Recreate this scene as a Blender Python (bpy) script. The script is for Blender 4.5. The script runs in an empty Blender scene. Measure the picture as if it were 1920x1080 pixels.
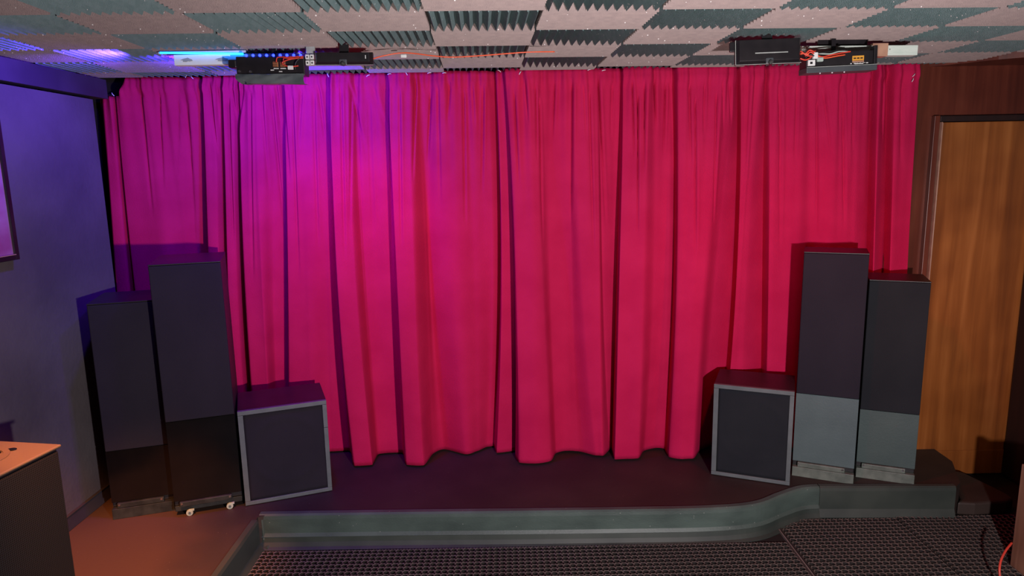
import bpy, bmesh, math, random
from mathutils import Vector, Matrix
from math import sin, cos, tan, atan, radians as R, pi
random.seed(7)
C = bpy.context.scene.collection
SC = bpy.context.scene

# ---------------------------------------------------------------- camera
FPX = 1270.0; TH = atan(220 / 1270); RO = .0185; CZ = 1.845
WX = Vector((1, 0, 0)); UU = Vector((0, sin(TH), cos(TH))); FW = Vector((0, cos(TH), -sin(TH)))
XC = WX * cos(RO) - UU * sin(RO); YC = UU * cos(RO) + WX * sin(RO)
CAM = Vector((0, 0, CZ))
def ray(x, y): return FW + XC * ((x - 960) / FPX) + YC * ((540 - y) / FPX)
def atz(x, y, z): r = ray(x, y); return CAM + r * ((z - CZ) / r.z)
def aty(x, y, Y): r = ray(x, y); return CAM + r * (Y / r.y)
cd = bpy.data.cameras.new('camera'); cam = bpy.data.objects.new('camera', cd); C.objects.link(cam)
cd.sensor_width = 36; cd.lens = 36 * FPX / 1920; cd.clip_start = .02
m = Matrix((XC, YC, -FW)).transposed().to_4x4(); m.translation = CAM
cam.matrix_world = m; SC.camera = cam

# ---------------------------------------------------------------- materials
def mat(name, col, rough=.6, col2=None, scale=8, metal=0, bump=0, bscale=60, emit=None, estr=0,
        sheen=0, spec=.5, stretch=(1, 1, 1), detail=4, lo=.35, hi=.65, coat=0, wave=None):
    m = bpy.data.materials.new(name); m.use_nodes = True
    nt = m.node_tree; N = nt.nodes; L = nt.links; b = N['Principled BSDF']
    b.inputs['Base Color'].default_value = (*col, 1); b.inputs['Roughness'].default_value = rough
    b.inputs['Metallic'].default_value = metal; b.inputs['Specular IOR Level'].default_value = spec
    b.inputs['Sheen Weight'].default_value = sheen; b.inputs['Coat Weight'].default_value = coat
    tc = N.new('ShaderNodeTexCoord'); mp = N.new('ShaderNodeMapping')
    mp.inputs['Scale'].default_value = stretch
    L.new(tc.outputs['Object'], mp.inputs['Vector'])
    if col2:
        n = N.new('ShaderNodeTexNoise'); n.inputs['Scale'].default_value = scale; n.inputs['Detail'].default_value = detail
        L.new(mp.outputs[0], n.inputs['Vector'])
        r = N.new('ShaderNodeValToRGB'); r.color_ramp.elements[0].position = lo; r.color_ramp.elements[1].position = hi
        r.color_ramp.elements[0].color = (*col, 1); r.color_ramp.elements[1].color = (*col2, 1)
        L.new(n.outputs['Fac'], r.inputs[0]); L.new(r.outputs[0], b.inputs['Base Color'])
        m['ramp'] = r.name
    if bump:
        n2 = N.new('ShaderNodeTexNoise'); n2.inputs['Scale'].default_value = bscale; n2.inputs['Detail'].default_value = 3
        L.new(mp.outputs[0], n2.inputs['Vector'])
        bp = N.new('ShaderNodeBump'); bp.inputs['Strength'].default_value = bump; bp.inputs['Distance'].default_value = .004
        L.new(n2.outputs['Fac'], bp.inputs['Height']); L.new(bp.outputs[0], b.inputs['Normal'])
    if emit:
        b.inputs['Emission Color'].default_value = (*emit, 1); b.inputs['Emission Strength'].default_value = estr
    return m

def specks(m, col, scale, thr, rad=.12):
    """scattered pale dust specks of their own shape"""
    nt = m.node_tree; N = nt.nodes; L = nt.links; b = N['Principled BSDF']
    tc = N.new('ShaderNodeTexCoord'); v = N.new('ShaderNodeTexVoronoi'); v.inputs['Scale'].default_value = scale
    geo = N.new('ShaderNodeNewGeometry')
    L.new(geo.outputs['Position'], v.inputs['Vector'])
    a = N.new('ShaderNodeMath'); a.operation = 'LESS_THAN'; a.inputs[1].default_value = rad
    L.new(v.outputs['Distance'], a.inputs[0])
    sep = N.new('ShaderNodeSeparateColor'); L.new(v.outputs['Color'], sep.inputs[0])
    g = N.new('ShaderNodeMath'); g.operation = 'GREATER_THAN'; g.inputs[1].default_value = thr
    L.new(sep.outputs[0], g.inputs[0])
    mu = N.new('ShaderNodeMath'); mu.operation = 'MULTIPLY'; L.new(a.outputs[0], mu.inputs[0]); L.new(g.outputs[0], mu.inputs[1])
    mx = N.new('ShaderNodeMix'); mx.data_type = 'RGBA'
    L.new(mu.outputs[0], mx.inputs[0])
    src = b.inputs['Base Color'].links[0].from_socket if b.inputs['Base Color'].links else None
    if src: L.new(src, mx.inputs[6])
    else: mx.inputs[6].default_value = b.inputs['Base Color'].default_value
    mx.inputs[7].default_value = (*col, 1)
    L.new(mx.outputs[2], b.inputs['Base Color'])

def wood(name, c1, c2, c3, rough=.35, stretch=(9, 9, .5), coat=.3, blotch=3):
    m = bpy.data.materials.new(name); m.use_nodes = True
    nt = m.node_tree; N = nt.nodes; L = nt.links; b = N['Principled BSDF']
    b.inputs['Roughness'].default_value = rough; b.inputs['Coat Weight'].default_value = coat
    b.inputs['Coat Roughness'].default_value = .25
    tc = N.new('ShaderNodeTexCoord'); mp = N.new('ShaderNodeMapping'); mp.inputs['Scale'].default_value = stretch
    L.new(tc.outputs['Object'], mp.inputs[0])
    n = N.new('ShaderNodeTexNoise'); n.inputs['Scale'].default_value = 2; n.inputs['Detail'].default_value = 5
    n.inputs['Distortion'].default_value = .4; L.new(mp.outputs[0], n.inputs[0])
    r = N.new('ShaderNodeValToRGB'); e = r.color_ramp.elements
    e[0].position = .32; e[0].color = (*c1, 1); e[1].position = .7; e[1].color = (*c3, 1)
    q = e.new(.5); q.color = (*c2, 1)
    L.new(n.outputs['Fac'], r.inputs[0])
    n2 = N.new('ShaderNodeTexNoise'); n2.inputs['Scale'].default_value = blotch; L.new(tc.outputs['Object'], n2.inputs[0])
    mx = N.new('ShaderNodeMix'); mx.data_type = 'RGBA'; mx.blend_type = 'MULTIPLY'
    mr = N.new('ShaderNodeMapRange'); mr.inputs[1].default_value = .4; mr.inputs[2].default_value = .65
    mr.inputs[3].default_value = 0; mr.inputs[4].default_value = .55
    L.new(n2.outputs['Fac'], mr.inputs[0]); L.new(mr.outputs[0], mx.inputs[0])
    L.new(r.outputs[0], mx.inputs[6]); mx.inputs[7].default_value = (*c1, 1)
    mx.inputs[7].default_value = (.55, .45, .4, 1)
    L.new(mx.outputs[2], b.inputs['Base Color'])
    # fine scratches
    n3 = N.new('ShaderNodeTexNoise'); n3.inputs['Scale'].default_value = 14; n3.inputs['Detail'].default_value = 6; L.new(mp.outputs[0], n3.inputs[0])
    bp = N.new('ShaderNodeBump'); bp.inputs['Strength'].default_value = .15; bp.inputs['Distance'].default_value = .002
    L.new(n3.outputs['Fac'], bp.inputs['Height']); L.new(bp.outputs[0], b.inputs['Normal'])
    return m

M = {}
M['velvet'] = mat('red_velvet', (.52, .012, .078), .95, (.58, .016, .092), 5, bump=.35, bscale=160, spec=.05)
M['black_cloth'] = mat('grille_cloth', (.021, .018, .027), .9, (.026, .022, .032), 3, bump=.25, bscale=500, spec=.2)
M['cloth_slate'] = mat('grille_cloth_slate', (.016, .018, .023), .9, (.021, .023, .028), 3, bump=.25, bscale=500, spec=.2)
M['cabinet_black'] = mat('painted_cabinet', (.016, .016, .018), .42, (.022, .021, .023), 9, bump=.1, bscale=90)
M['gloss_black'] = mat('gloss_panel', (.004, .004, .0045), .18, (.007, .006, .006), 6, spec=.45)
M['slate_panel'] = mat('slate_panel', (.075, .115, .120), .55, (.092, .138, .142), 5, bump=.15, bscale=120)
M['slate_panel_green'] = mat('slate_green_panel', (.048, .080, .078), .5, (.064, .10, .095), 4, bump=.12, bscale=120)
M['grey_edge'] = mat('grey_edge_trim', (.105, .125, .13), .5, (.135, .155, .16), 14)
M['green_plinth'] = mat('grey_green_plinth', (.10, .125, .105), .5, (.16, .19, .16), 20, bump=.2)
M['dark_plinth'] = mat('dark_plinth', (.012, .014, .013), .5, (.03, .034, .031), 20, bump=.2)
M['steel'] = mat('steel', (.7, .7, .7), .25, (.55, .55, .55), 30, metal=1)
M['caster'] = mat('grey_caster', (.42, .52, .46), .5, (.34, .42, .38), 20)
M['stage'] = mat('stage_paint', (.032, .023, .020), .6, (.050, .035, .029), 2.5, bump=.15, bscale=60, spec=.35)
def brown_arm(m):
    # floor colour turns brown along the left wall arm, blending softly into the stage colour
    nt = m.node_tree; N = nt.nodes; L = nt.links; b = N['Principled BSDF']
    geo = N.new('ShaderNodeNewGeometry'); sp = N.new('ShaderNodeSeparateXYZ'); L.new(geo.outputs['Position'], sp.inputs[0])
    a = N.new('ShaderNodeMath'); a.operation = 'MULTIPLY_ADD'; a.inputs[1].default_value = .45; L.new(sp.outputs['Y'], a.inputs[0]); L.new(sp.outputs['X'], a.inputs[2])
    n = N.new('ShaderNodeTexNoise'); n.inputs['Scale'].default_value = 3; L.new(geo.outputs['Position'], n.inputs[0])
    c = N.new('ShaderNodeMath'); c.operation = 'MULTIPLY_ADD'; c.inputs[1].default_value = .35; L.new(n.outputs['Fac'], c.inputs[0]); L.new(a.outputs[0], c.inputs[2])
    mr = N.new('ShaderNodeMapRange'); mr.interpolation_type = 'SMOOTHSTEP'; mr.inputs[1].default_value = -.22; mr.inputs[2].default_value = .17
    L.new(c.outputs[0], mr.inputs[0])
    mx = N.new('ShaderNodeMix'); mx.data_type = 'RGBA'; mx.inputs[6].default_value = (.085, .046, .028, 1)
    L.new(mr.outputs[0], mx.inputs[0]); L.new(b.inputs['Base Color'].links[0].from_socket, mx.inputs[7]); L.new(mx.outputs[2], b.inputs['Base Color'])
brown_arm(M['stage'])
specks(M['stage'], (.16, .14, .12), 45, .93, .09)
M['fascia'] = mat('vinyl_skirting', (.050, .075, .066), .5, (.085, .125, .108), 3.5, bump=.2, bscale=80, stretch=(1, 1, 2))
specks(M['fascia'], (.3, .33, .3), 60, .93, .12)
M['fascia_dark'] = mat('vinyl_lip', (.030, .042, .036), .55, (.048, .062, .052), 5)
M['seam'] = mat('pale_seam', (.26, .21, .19), .6, (.16, .13, .12), 12)
M['floor'] = mat('pit_floor', (.008, .005, .005), .8, (.012, .008, .007), 4, bump=.2)
M['rubber'] = mat('rubber_mat', (.115, .102, .088), .5, (.15, .135, .115), 2, bump=.1)
M['rubber_deep'] = mat('rubber_inner', (.010, .007, .006), .7, (.014, .010, .009), 3)
M['rubber_edge'] = mat('rubber_border', (.040, .032, .029), .55, (.055, .045, .038), 5)
M['plaster'] = mat('plaster_wall', (.076, .066, .074), .85, (.112, .10, .106), 2.2, bump=.5, bscale=45, spec=.25)
specks(M['plaster'], (.4, .36, .34), 40, .95, .07)
M['black_wall'] = mat('black_wall', (.006, .005, .006), .9, (.009, .007, .008), 5)
M['dark_trim'] = mat('dark_trim', (.03, .027, .04), .6, (.05, .045, .06), 4)
M['foam_pink'] = mat('pink_grey_foam', (.27, .215, .205), .95, (.31, .245, .23), 30, bump=.6, bscale=260, spec=.1)
M['foam_teal'] = mat('teal_grey_foam', (.145, .235, .232), .95, (.175, .27, .268), 30, bump=.6, bscale=260, spec=.1)
for k in ('foam_pink', 'foam_teal'): specks(M[k], (.8, .78, .76), 62, .86, .15)
M['wood_frame'] = wood('red_brown_wood', (.085, .017, .010), (.125, .026, .014), (.17, .042, .023), .4, coat=.15)
M['wood_door'] = wood('varnished_door_wood', (.20, .062, .014), (.30, .098, .021), (.42, .155, .040), .38, (7, 7, .35), .15)
M['wood_post'] = wood('cabinet_wood', (.22, .11, .07), (.32, .16, .10), (.44, .24, .16), .3, coat=.4)
M['dark_wood'] = mat('dark_right_wall', (.012, .003, .003), .6, (.02, .005, .004), 4, stretch=(5, 5, .4))
M['white_batten'] = mat('pale_batten', (.90, .95, .91), .6, (.82, .88, .84), 8, bump=.2)
M['green_batten'] = mat('pale_green_batten', (.55, .68, .60), .7, (.68, .78, .70), 9, bump=.3, stretch=(1, 6, 6))
M['pale_mark'] = mat('grey_mark', (.3, .33, .31), .8, (.4, .43, .41), 20)
M['psu_black'] = mat('black_metal', (.010, .009, .011), .35, (.016, .014, .016), 20)
M['slate_lip'] = mat('slate_plastic', (.045, .055, .062), .45, (.06, .07, .078), 12)
M['film'] = mat('glossy_black_film', (.06, .078, .084), .2, (.12, .145, .15), 9, bump=1.0, bscale=22, coat=1)
M['yellow'] = mat('yellow_sticker', (.72, .36, .04), .5, (.65, .3, .03), 30)
M['white'] = mat('white_plastic', (.75, .78, .76), .45, (.65, .68, .66), 20)
M['red_wire'] = mat('red_wire', (.75, .07, .04), .4, (.6, .05, .03), 30)
M['orange_wire'] = mat('orange_wire', (.85, .13, .05), .4, (.75, .1, .04), 30)
M['black_wire'] = mat('black_wire', (.01, .01, .01), .4, (.02, .02, .02), 30)
M['blue_led'] = mat('blue_led', (.1, .2, .9), .4, emit=(.01, .22, 1.0), estr=6)
M['blue_dot'] = mat('blue_diode', (.1, .1, .9), .4, emit=(.01, .03, 1.0), estr=6)
M['red_glass'] = mat('red_flood_glass', (.5, .02, .02), .2, emit=(1, .02, .03), estr=1)
M['copper'] = mat('copper_terminals', (.62, .25, .10), .4, (.45, .16, .08), 40, metal=.4)
M['hook'] = mat('pale_hook', (.8, .75, .8), .3, (.7, .65, .7), 30)
M['picture'] = mat('pink_reflection_print', (.42, .20, .34), .25, (.30, .08, .20), 3.5, stretch=(1, 1, 2), coat=.5)  # pink reflection on the picture is put into its colour
M['black_frame'] = mat('black_frame', (.012, .008, .01), .3, (.02, .014, .016), 9)
M['gold_edge'] = mat('pale_frame_lip', (.5, .3, .2), .35, (.4, .22, .15), 20)
M['pink_box'] = mat('pinkish_grey_plastic', (.30, .21, .21), .4, (.36, .26, .25), 20)

# ---------------------------------------------------------------- mesh helpers
def obj(name, bm, m, parent=None, smooth=False, bevel=0, seg=2):
    me = bpy.data.meshes.new(name); bmesh.ops.recalc_face_normals(bm, faces=bm.faces[:]); bm.to_mesh(me); bm.free()
    o = bpy.data.objects.new(name, me); C.objects.link(o)
    if m: me.materials.append(M[m] if isinstance(m, str) else m)
    if smooth:
        for p in me.polygons: p.use_smooth = True
    if parent: o.parent = parent
    if bevel:
        b = o.modifiers.new('bevel', 'BEVEL'); b.width = bevel; b.segments = seg; b.limit_method = 'ANGLE'
    return o
def bmn(): return bmesh.new()
def box(bm, x0, x1, y0, y1, z0, z1, mtx=None):
    vs = [bm.verts.new((x, y, z)) for x in (x0, x1) for y in (y0, y1) for z in (z0, z1)]
    for f in ((0, 1, 3, 2), (4, 6, 7, 5), (0, 4, 5, 1), (2, 3, 7, 6), (0, 2, 6, 4), (1, 5, 7, 3)):
        bm.faces.new([vs[i] for i in f])
    if mtx:
        for v in vs: v.co = mtx @ v.co
    return bm
def Bx(*a, **k): return box(bmn(), *a, **k)
def prism(bm, pts, z0, z1):
    lo = [bm.verts.new((p[0], p[1], z0)) for p in pts]; hi = [bm.verts.new((p[0], p[1], z1)) for p in pts]
    bm.faces.new(lo[::-1]); bm.faces.new(hi); n = len(pts)
    for i in range(n): bm.faces.new((lo[i], lo[(i + 1) % n], hi[(i + 1) % n], hi[i]))
    return bm
def cyl(bm, p0, p1, r, n=12, r2=None):
    p0 = Vector(p0); p1 = Vector(p1); d = (p1 - p0).normalized(); r2 = r if r2 is None else r2
    a = d.orthogonal().normalized(); b = d.cross(a)
    A = [bm.verts.new(p0 + (a * cos(2 * pi * i / n) + b * sin(2 * pi * i / n)) * r) for i in range(n)]
    B = [bm.verts.new(p1 + (a * cos(2 * pi * i / n) + b * sin(2 * pi * i / n)) * r2) for i in range(n)]
    bm.faces.new(A[::-1]); bm.faces.new(B)
    for i in range(n): bm.faces.new((A[i], A[(i + 1) % n], B[(i + 1) % n], B[i]))
    return bm
def smoothpts(P, k=6):
    P = [Vector(p) for p in P]
    if len(P) < 3: return P
    out = []
    for i in range(len(P) - 1):
        a = P[max(i - 1, 0)]; b = P[i]; c = P[i + 1]; d = P[min(i + 2, len(P) - 1)]
        for j in range(k):
            t = j / k
            out.append(.5 * ((2 * b) + (c - a) * t + (2 * a - 5 * b + 4 * c - d) * t * t + (3 * b - a - 3 * c + d) * t ** 3))
    out.append(P[-1]); return out
def tube(bm, P, r, n=8, k=6):
    P = smoothpts(P, k); rings = []; up = None
    for i, p in enumerate(P):
        d = (P[min(i + 1, len(P) - 1)] - P[max(i - 1, 0)]).normalized()
        if up is None: up = d.orthogonal().normalized()
        up = (up - d * up.dot(d)).normalized(); b = d.cross(up)
        rings.append([bm.verts.new(p + (up * cos(2 * pi * j / n) + b * sin(2 * pi * j / n)) * r) for j in range(n)])
    for a, b in zip(rings, rings[1:]):
        for j in range(n): bm.faces.new((a[j], a[(j + 1) % n], b[(j + 1) % n], b[j]))
    bm.faces.new(rings[0][::-1]); bm.faces.new(rings[-1]); return bm
def thing(name, label, cat, loc=(0, 0, 0), rz=0, group=None):
    o = bpy.data.objects.new(name, None); C.objects.link(o); o.empty_display_size = .1
    o.location = loc; o.rotation_euler = (0, 0, rz); tag(o, label, cat, group); return o
def tag(o, label, cat, group=None):
    o['label'] = label; o['category'] = cat
    if group: o['group'] = group
    return o
def struct(name, bm, m, **k):
    o = obj(name, bm, m, **k); o['kind'] = 'structure'; return o

ST = .17   # stage height
# ---------------------------------------------------------------- setting
struct('floor', Bx(-3.4, 3.6, -2.6, 4.3, -.10, 0), 'floor')
# raised platform: stage behind, and the side arm running along the left wall
front = [(-1.285, 3.155), (-.6, 3.15), (.0, 3.14), (.5, 3.135), (.95, 3.135), (1.20, 3.168), (1.37, 3.262), (1.50, 3.328), (1.60, 3.342)]
front = [(v.x, v.y) for v in smoothpts([(a, b, 0) for a, b in front], 8)]
stage_pts = [(-3.3, 4.05), (-3.3, -1.5), (-1.27, -1.5), (-1.285, 3.13), *[(a, b + .003) for a, b in front[1:]], (2.31, 3.315), (2.36, 3.36), (2.485, 3.62), (2.50, 4.05)]
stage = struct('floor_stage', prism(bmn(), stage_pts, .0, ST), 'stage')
# low dark step between stage end and door
def polyhexa(top, z0, z1): return prism(bmn(), top, z0, z1)
# vinyl skirting swept along the stage front: rolled nose, upright face, coved foot
def sweep(path, prof, closed=False):
    bm = bmn(); rows = []
    n = len(path)
    for i, p in enumerate(path):
        a = Vector(path[max(i - 1, 0)]); b = Vector(path[min(i + 1, n - 1)]); d = (b - a).normalized()
        nrm = Vector((d.y, -d.x))
        rows.append([bm.verts.new((p[0] + nrm.x * u, p[1] + nrm.y * u, v)) for u, v in prof])
    for a, b in zip(rows, rows[1:]):
        for j in range(len(prof)): bm.faces.new((a[j], a[(j + 1) % len(prof)], b[(j + 1) % len(prof)], b[j]))
    bm.faces.new(rows[0]); bm.faces.new(rows[-1][::-1])
    return bm
prof_face = [(-.02, ST + .001), (-.02, ST + .006), (.004, ST + .005), (.012, ST - .003), (.014, ST - .02), (.013, .075), (.022, .058), (.019, .055), (.002, .07), (-.004, .12)]
prof_foot = [(.0, .056), (.017, .056), (.022, .03), (.034, .012), (.052, .004), (.052, .0005), (.0, .0005)]
sk = thing('stage_skirting', 'grey-green vinyl skirting along the long front edge of the low stage', 'skirting', (0, 3.14, 0))
def shift(bm, dx, dy, dz=0):
    for v in bm.verts: v.co += Vector((dx, dy, dz))
    return bm
obj('face_strip', shift(sweep(front, prof_face), 0, -3.14), 'fascia', sk, smooth=False)
obj('foot_strip', shift(sweep(front, prof_foot), 0, -3.14), 'fascia_dark', sk)
right_front = [(1.605, 3.345), (1.9, 3.333), (2.305, 3.318)]
prof_r = [(-.02, ST + .001), (-.02, ST + .006), (.004, ST + .005), (.012, ST - .003), (.014, ST - .02), (.014, .05), (.03, .01), (.03, .0005), (.0, .0005), (-.003, .1)]
tag(obj('stage_skirting', sweep(right_front, prof_r), 'fascia_dark'), 'dark grey skirting of the stage below the two right tower speakers', 'skirting')
side = [(-1.272, 1.0), (-1.278, 2.2), (-1.282, 3.095)]
tag(obj('stage_skirting', sweep(side, [(-.02, ST + .001), (-.02, ST + .005), (.006, ST + .004), (.011, ST - .012), (.011, .05), (.03, .008), (.03, .0005), (0, .0005), (-.003, .1)]), 'fascia_dark'),
    'dark skirting on the side edge of the brown-lit platform at left', 'skirting')
tag(obj('corner_seal', cyl(cyl(bmn(), (-1.268, 3.142, .004), (-1.272, 3.145, .15), .009, 8), (-1.27, 3.13, .002), (-1.24, 3.118, .012), .010, 8), 'fascia'), 'rough sealant bead in the inner corner of the stage steps at left', 'sealant')
ls = [(2.335, 3.33), (2.42, 3.315), (2.60, 3.335), (2.655, 3.36), (2.66, 3.42), (2.60, 3.68), (2.50, 3.74), (2.495, 3.63), (2.375, 3.37)]
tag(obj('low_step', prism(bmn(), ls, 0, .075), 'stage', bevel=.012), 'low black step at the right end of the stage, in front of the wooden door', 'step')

# walls
WLX = -2.165
struct('wall_left', Bx(WLX - .12, WLX, -2.5, 3.65, ST, 2.25), 'plaster')
struct('wall_left_recess', Bx(-2.62, -2.55, 3.65, 4.05, 0, 2.5), 'black_wall')
struct('wall_back', Bx(-2.6, 2.62, 4.0, 4.06, 0, 2.5), 'black_wall')
struct('wall_back_jog', Bx(-2.6, WLX - .12, 3.64, 3.65, 0, 2.5), 'black_wall')
struct('trim_soffit', Bx(WLX - .40, -2.142, -2.5, 3.75, 2.262, 2.360), 'dark_trim')
struct('baseboard_left', Bx(WLX, WLX + .012, 2.45, 3.65, ST, ST + .075), 'dark_trim', bevel=.003)
struct('trim_baseboard_lip', Bx(WLX, WLX + .016, 2.45, 3.65, ST + .0755, ST + .0785), 'rubber_edge')
struct('wall_front', Bx(-3.4, 3.6, -2.6, -2.5, 0, 2.5), 'plaster')
struct('ceiling', Bx(-3.4, 3.7, -2.6, 4.1, 2.425, 2.5), 'black_wall')
# wooden partition right of the curtain: stile, header, door
WY = 3.84
bmw = bmn()
box(bmw, 2.13, 2.335, WY, WY + .05, 0, 2.42)
box(bmw, 2.335, 3.5, WY, WY + .05, 2.10, 2.42)
box(bmw, 2.93, 3.5, WY, WY + .05, 0, 2.10)
struct('wall_back_wooden', bmw, 'wood_frame')
d = struct('door_1', Bx(2.372, 2.925, WY - .045, WY + .03, .012, 2.062), 'wood_door', bevel=.003)
# door frame: two jambs and head
bj = bmn(); box(bj, 2.335, 2.366, WY - .03, WY + .05, 0, 2.10); 
struct('door_1_frame', bj, 'wood_frame', bevel=.003)
struct('door_1_head', Bx(2.367, 2.95, WY - .030, WY + .03, 2.066, 2.098), 'dark_wood', bevel=.003)  # dark colour stands in for the shaded recess above the door
struct('door_1_seal', Bx(2.3685, 2.3715, WY - .046, WY, .012, 2.064), 'gold_edge')
bm = Bx(2.375, 2.925, WY - .052, WY - .044, .012, .16)
kp = obj('kick_plate', bm, 'wood_door', d, bevel=.003)
struct('wall_right', Bx(2.955, 3.03, -2.5, WY - .06, 0, 2.36), 'dark_wood')
struct('wall_right_return', Bx(2.895, 2.96, 3.55, 3.79, 0, 2.36), 'dark_wood', bevel=.02)
# red-brown filler board on the ceiling in the corner over the door
struct('trim_ceiling_corner', prism(bmn(), [(2.30, WY), (2.52, 3.62), (2.95, 3.36), (2.954, 3.36), (2.954, WY)], 2.362, 2.425), 'wood_frame')

# ---------------------------------------------------------------- foam ceiling
TWX, TWY, RD, BS = .40, .315, .032, .022
def foam_mesh(along_y, w, l, n):
    bm = bmn(); top = BS + RD
    # profile in one axis: zigzag
    prof = [(0, top)]
    L_ = w if along_y else l
    for i in range(n):
        p = L_ / n
        prof += [(i * p, RD * .0 + RD), ((i + .12) * p, RD * .85), ((i + .5) * p, 0.0), ((i + .88) * p, RD * .85)]
    prof += [(L_, RD), (L_, top)]
    other = l if along_y else w
    K = 4
    rows = []
    for k in range(K + 1):
        o_ = other * k / K
        rows.append([bm.verts.new((a, o_, z) if along_y else (o_, a, z)) for a, z in prof])
    for a, b in zip(rows, rows[1:]):
        for j in range(len(prof) - 1): bm.faces.new((a[j], a[j + 1], b[j + 1], b[j]))
        bm.faces.new((a[-1], a[0], b[0], b[-1]))
    bm.faces.new(rows[0]); bm.faces.new(rows[-1][::-1])
    return bm
def mk(bm, nm, m):
    me = bpy.data.meshes.new(nm); bmesh.ops.recalc_face_normals(bm, faces=bm.faces[:]); bm.to_mesh(me); bm.free(); me.materials.append(M[m]); return me
g = .0035
FM = {(1, 0): mk(foam_mesh(True, TWX - g, TWY - g, 12), 'foam_lengthwise', 'foam_teal'),
      (0, 0): mk(foam_mesh(False, TWX - g, TWY - g, 10), 'foam_crosswise', 'foam_pink'),
      (1, 1): mk(foam_mesh(True, TWX - g, .135, 12), 'foam_lengthwise_short', 'foam_teal'),
      (0, 1): mk(foam_mesh(False, TWX - g, .135, 4), 'foam_crosswise_short', 'foam_pink')}
GR = R(2.6)
Y0 = 2.085; X0 = -.335
ords = ['first', 'second', 'third', 'fourth', 'fifth', 'sixth', 'seventh', 'eighth', 'ninth', 'tenth', 'eleventh', 'twelfth', 'thirteenth', 'fourteenth', 'fifteenth', 'sixteenth']
def spx(p):
    d_ = Vector(p) - CAM; z_ = d_.dot(FW); return 960 + FPX * d_.dot(XC) / z_, 540 - FPX * d_.dot(YC) / z_
cells = []
for r in range(6):
    row = []
    for c in range(-6, 9):
        x = X0 + c * TWX; y = Y0 + r * TWY
        # rotate the grid slightly about (0, 3.7)
        px = (x) * cos(GR) - (y - 3.7) * sin(GR); py = 3.7 + (x) * sin(GR) + (y - 3.7) * cos(GR)
        qx = px + TWX * cos(GR); cx = px + TWX / 2; cy = py + TWY / 2
        if px < -2.75 or qx > 3.35: continue
        if cx > 2.30 and cy > 3.50: continue
        # only what the photograph takes in
        cs = [spx((px + a * cos(GR) - b * sin(GR), py + a * sin(GR) + b * cos(GR), 2.371)) for a in (0, TWX) for b in (.02, TWY)]
        sx = [q[0] for q in cs]; sy = max(q[1] for q in cs)
        if max(sx) < -300 or min(sx) > 2200 or sy < 3: continue
        side = -1 if max(sx) < 15 else (1 if min(sx) > 1905 else 0)
        row.append((c, px, py, side))
    cells.append(row)
for r, row in enumerate(cells):
    nl = sum(1 for q in row if q[3] < 0)
    for i, (c, px, py, side) in enumerate(row):
        teal = (r + c) % 2 == 1
        short = 1 if r == 5 else 0
        o = bpy.data.objects.new('acoustic_foam_tile', FM[(1 if teal else 0, short)]); C.objects.link(o)
        o.location = (px, py, 2.425 - BS - RD - .0005 - random.uniform(0, .004) if not short else 2.425 - BS - RD - .001)
        o.rotation_euler = (0, 0, GR + random.uniform(-.004, .004))
        if short: o.scale.y = max(.3, (3.775 - max(py, py + TWX * sin(GR))) / .135)
        rr = len(cells) - 1 - r
        rowname = 'row against the curtain' if rr == 0 else ('nearest row' if r == 0 else ords[rr] + ' row from the curtain')
        kind = 'teal-grey foam tile' if teal else 'pinkish-grey foam tile'
        tag(o, f'{kind}, {rowname}, ' + (f'{ords[i - nl]} from the left' if side == 0 else ('hidden past the left wall' if side < 0 else 'past the right edge of view')), 'foam tile', 'acoustic foam tiles on the ceiling')

# ---------------------------------------------------------------- curtains
# (x at top, x half way down, x at hem, y of hem) for the turning points of the folds
LP = [(172, 199, 236, 850), (188, 214, 250, 862), (200, 232, 275, 862), (207, 243, 292, 850), (214, 247, 300, 862), (250, 300, 345, 862),
      (300, 345, 380, 853), (372, 383, 404, 846), (379, 388, 411, 862), (398, 405, 430, 862), (411, 419, 445, 847), (417, 425, 450, 860),
      (436, 440, 468, 858), (444, 450, 478, 845), (449, 457, 484, 864), (480, 485, 508, 864), (520, 508, 526, 849), (530, 530, 540, 848),
      (536, 536, 546, 861), (560, 568, 585, 861), (600, 610, 622, 851), (618, 625, 652, 850), (622, 631, 666, 877), (650, 662, 698, 874),
      (664, 678, 707, 856), (672, 684, 716, 853), (728, 735, 753, 853), (731, 741, 765, 874), (765, 772, 795, 875), (780, 797, 814, 853), (800, 806, 832, 846),
      (840, 850, 872, 856), (880, 890, 895, 849), (915, 920, 915, 842), (928, 932, 926, 842), (932, 938, 933, 853), (945, 960, 966, 849), (965, 985, 985, 842)]
RP = [(943, 962, 967, 858), (948, 967, 974, 868), (975, 990, 1000, 871), (1000, 1015, 1030, 866), (1030, 1030, 1042, 851), (1055, 1055, 1062, 848),
      (1071, 1070, 1085, 849), (1080, 1090, 1120, 857), (1115, 1122, 1130, 856), (1125, 1130, 1143, 844), (1163, 1157, 1146, 843), (1168, 1163, 1151, 862),
      (1190, 1185, 1175, 862), (1215, 1205, 1193, 860), (1232, 1225, 1206, 845), (1255, 1250, 1230, 840), (1264, 1262, 1247, 845), (1269, 1267, 1253, 856),
      (1300, 1290, 1280, 863), (1340, 1320, 1296, 862), (1376, 1345, 1312, 845), (1385, 1379, 1345, 836), (1389, 1384, 1351, 845),
      (1430, 1400, 1385, 845), (1440, 1432, 1425, 835), (1447, 1440, 1432, 844), (1500, 1490, 1480, 846), (1520, 1520, 1515, 838),
      (1560, 1560, 1550, 846), (1610, 1600, 1592, 846), (1637, 1628, 1618, 836), (1643, 1635, 1626, 845), (1668, 1660, 1648, 836),
      (1676, 1666, 1655, 844), (1718, 1705, 1690, 843)]
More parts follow.
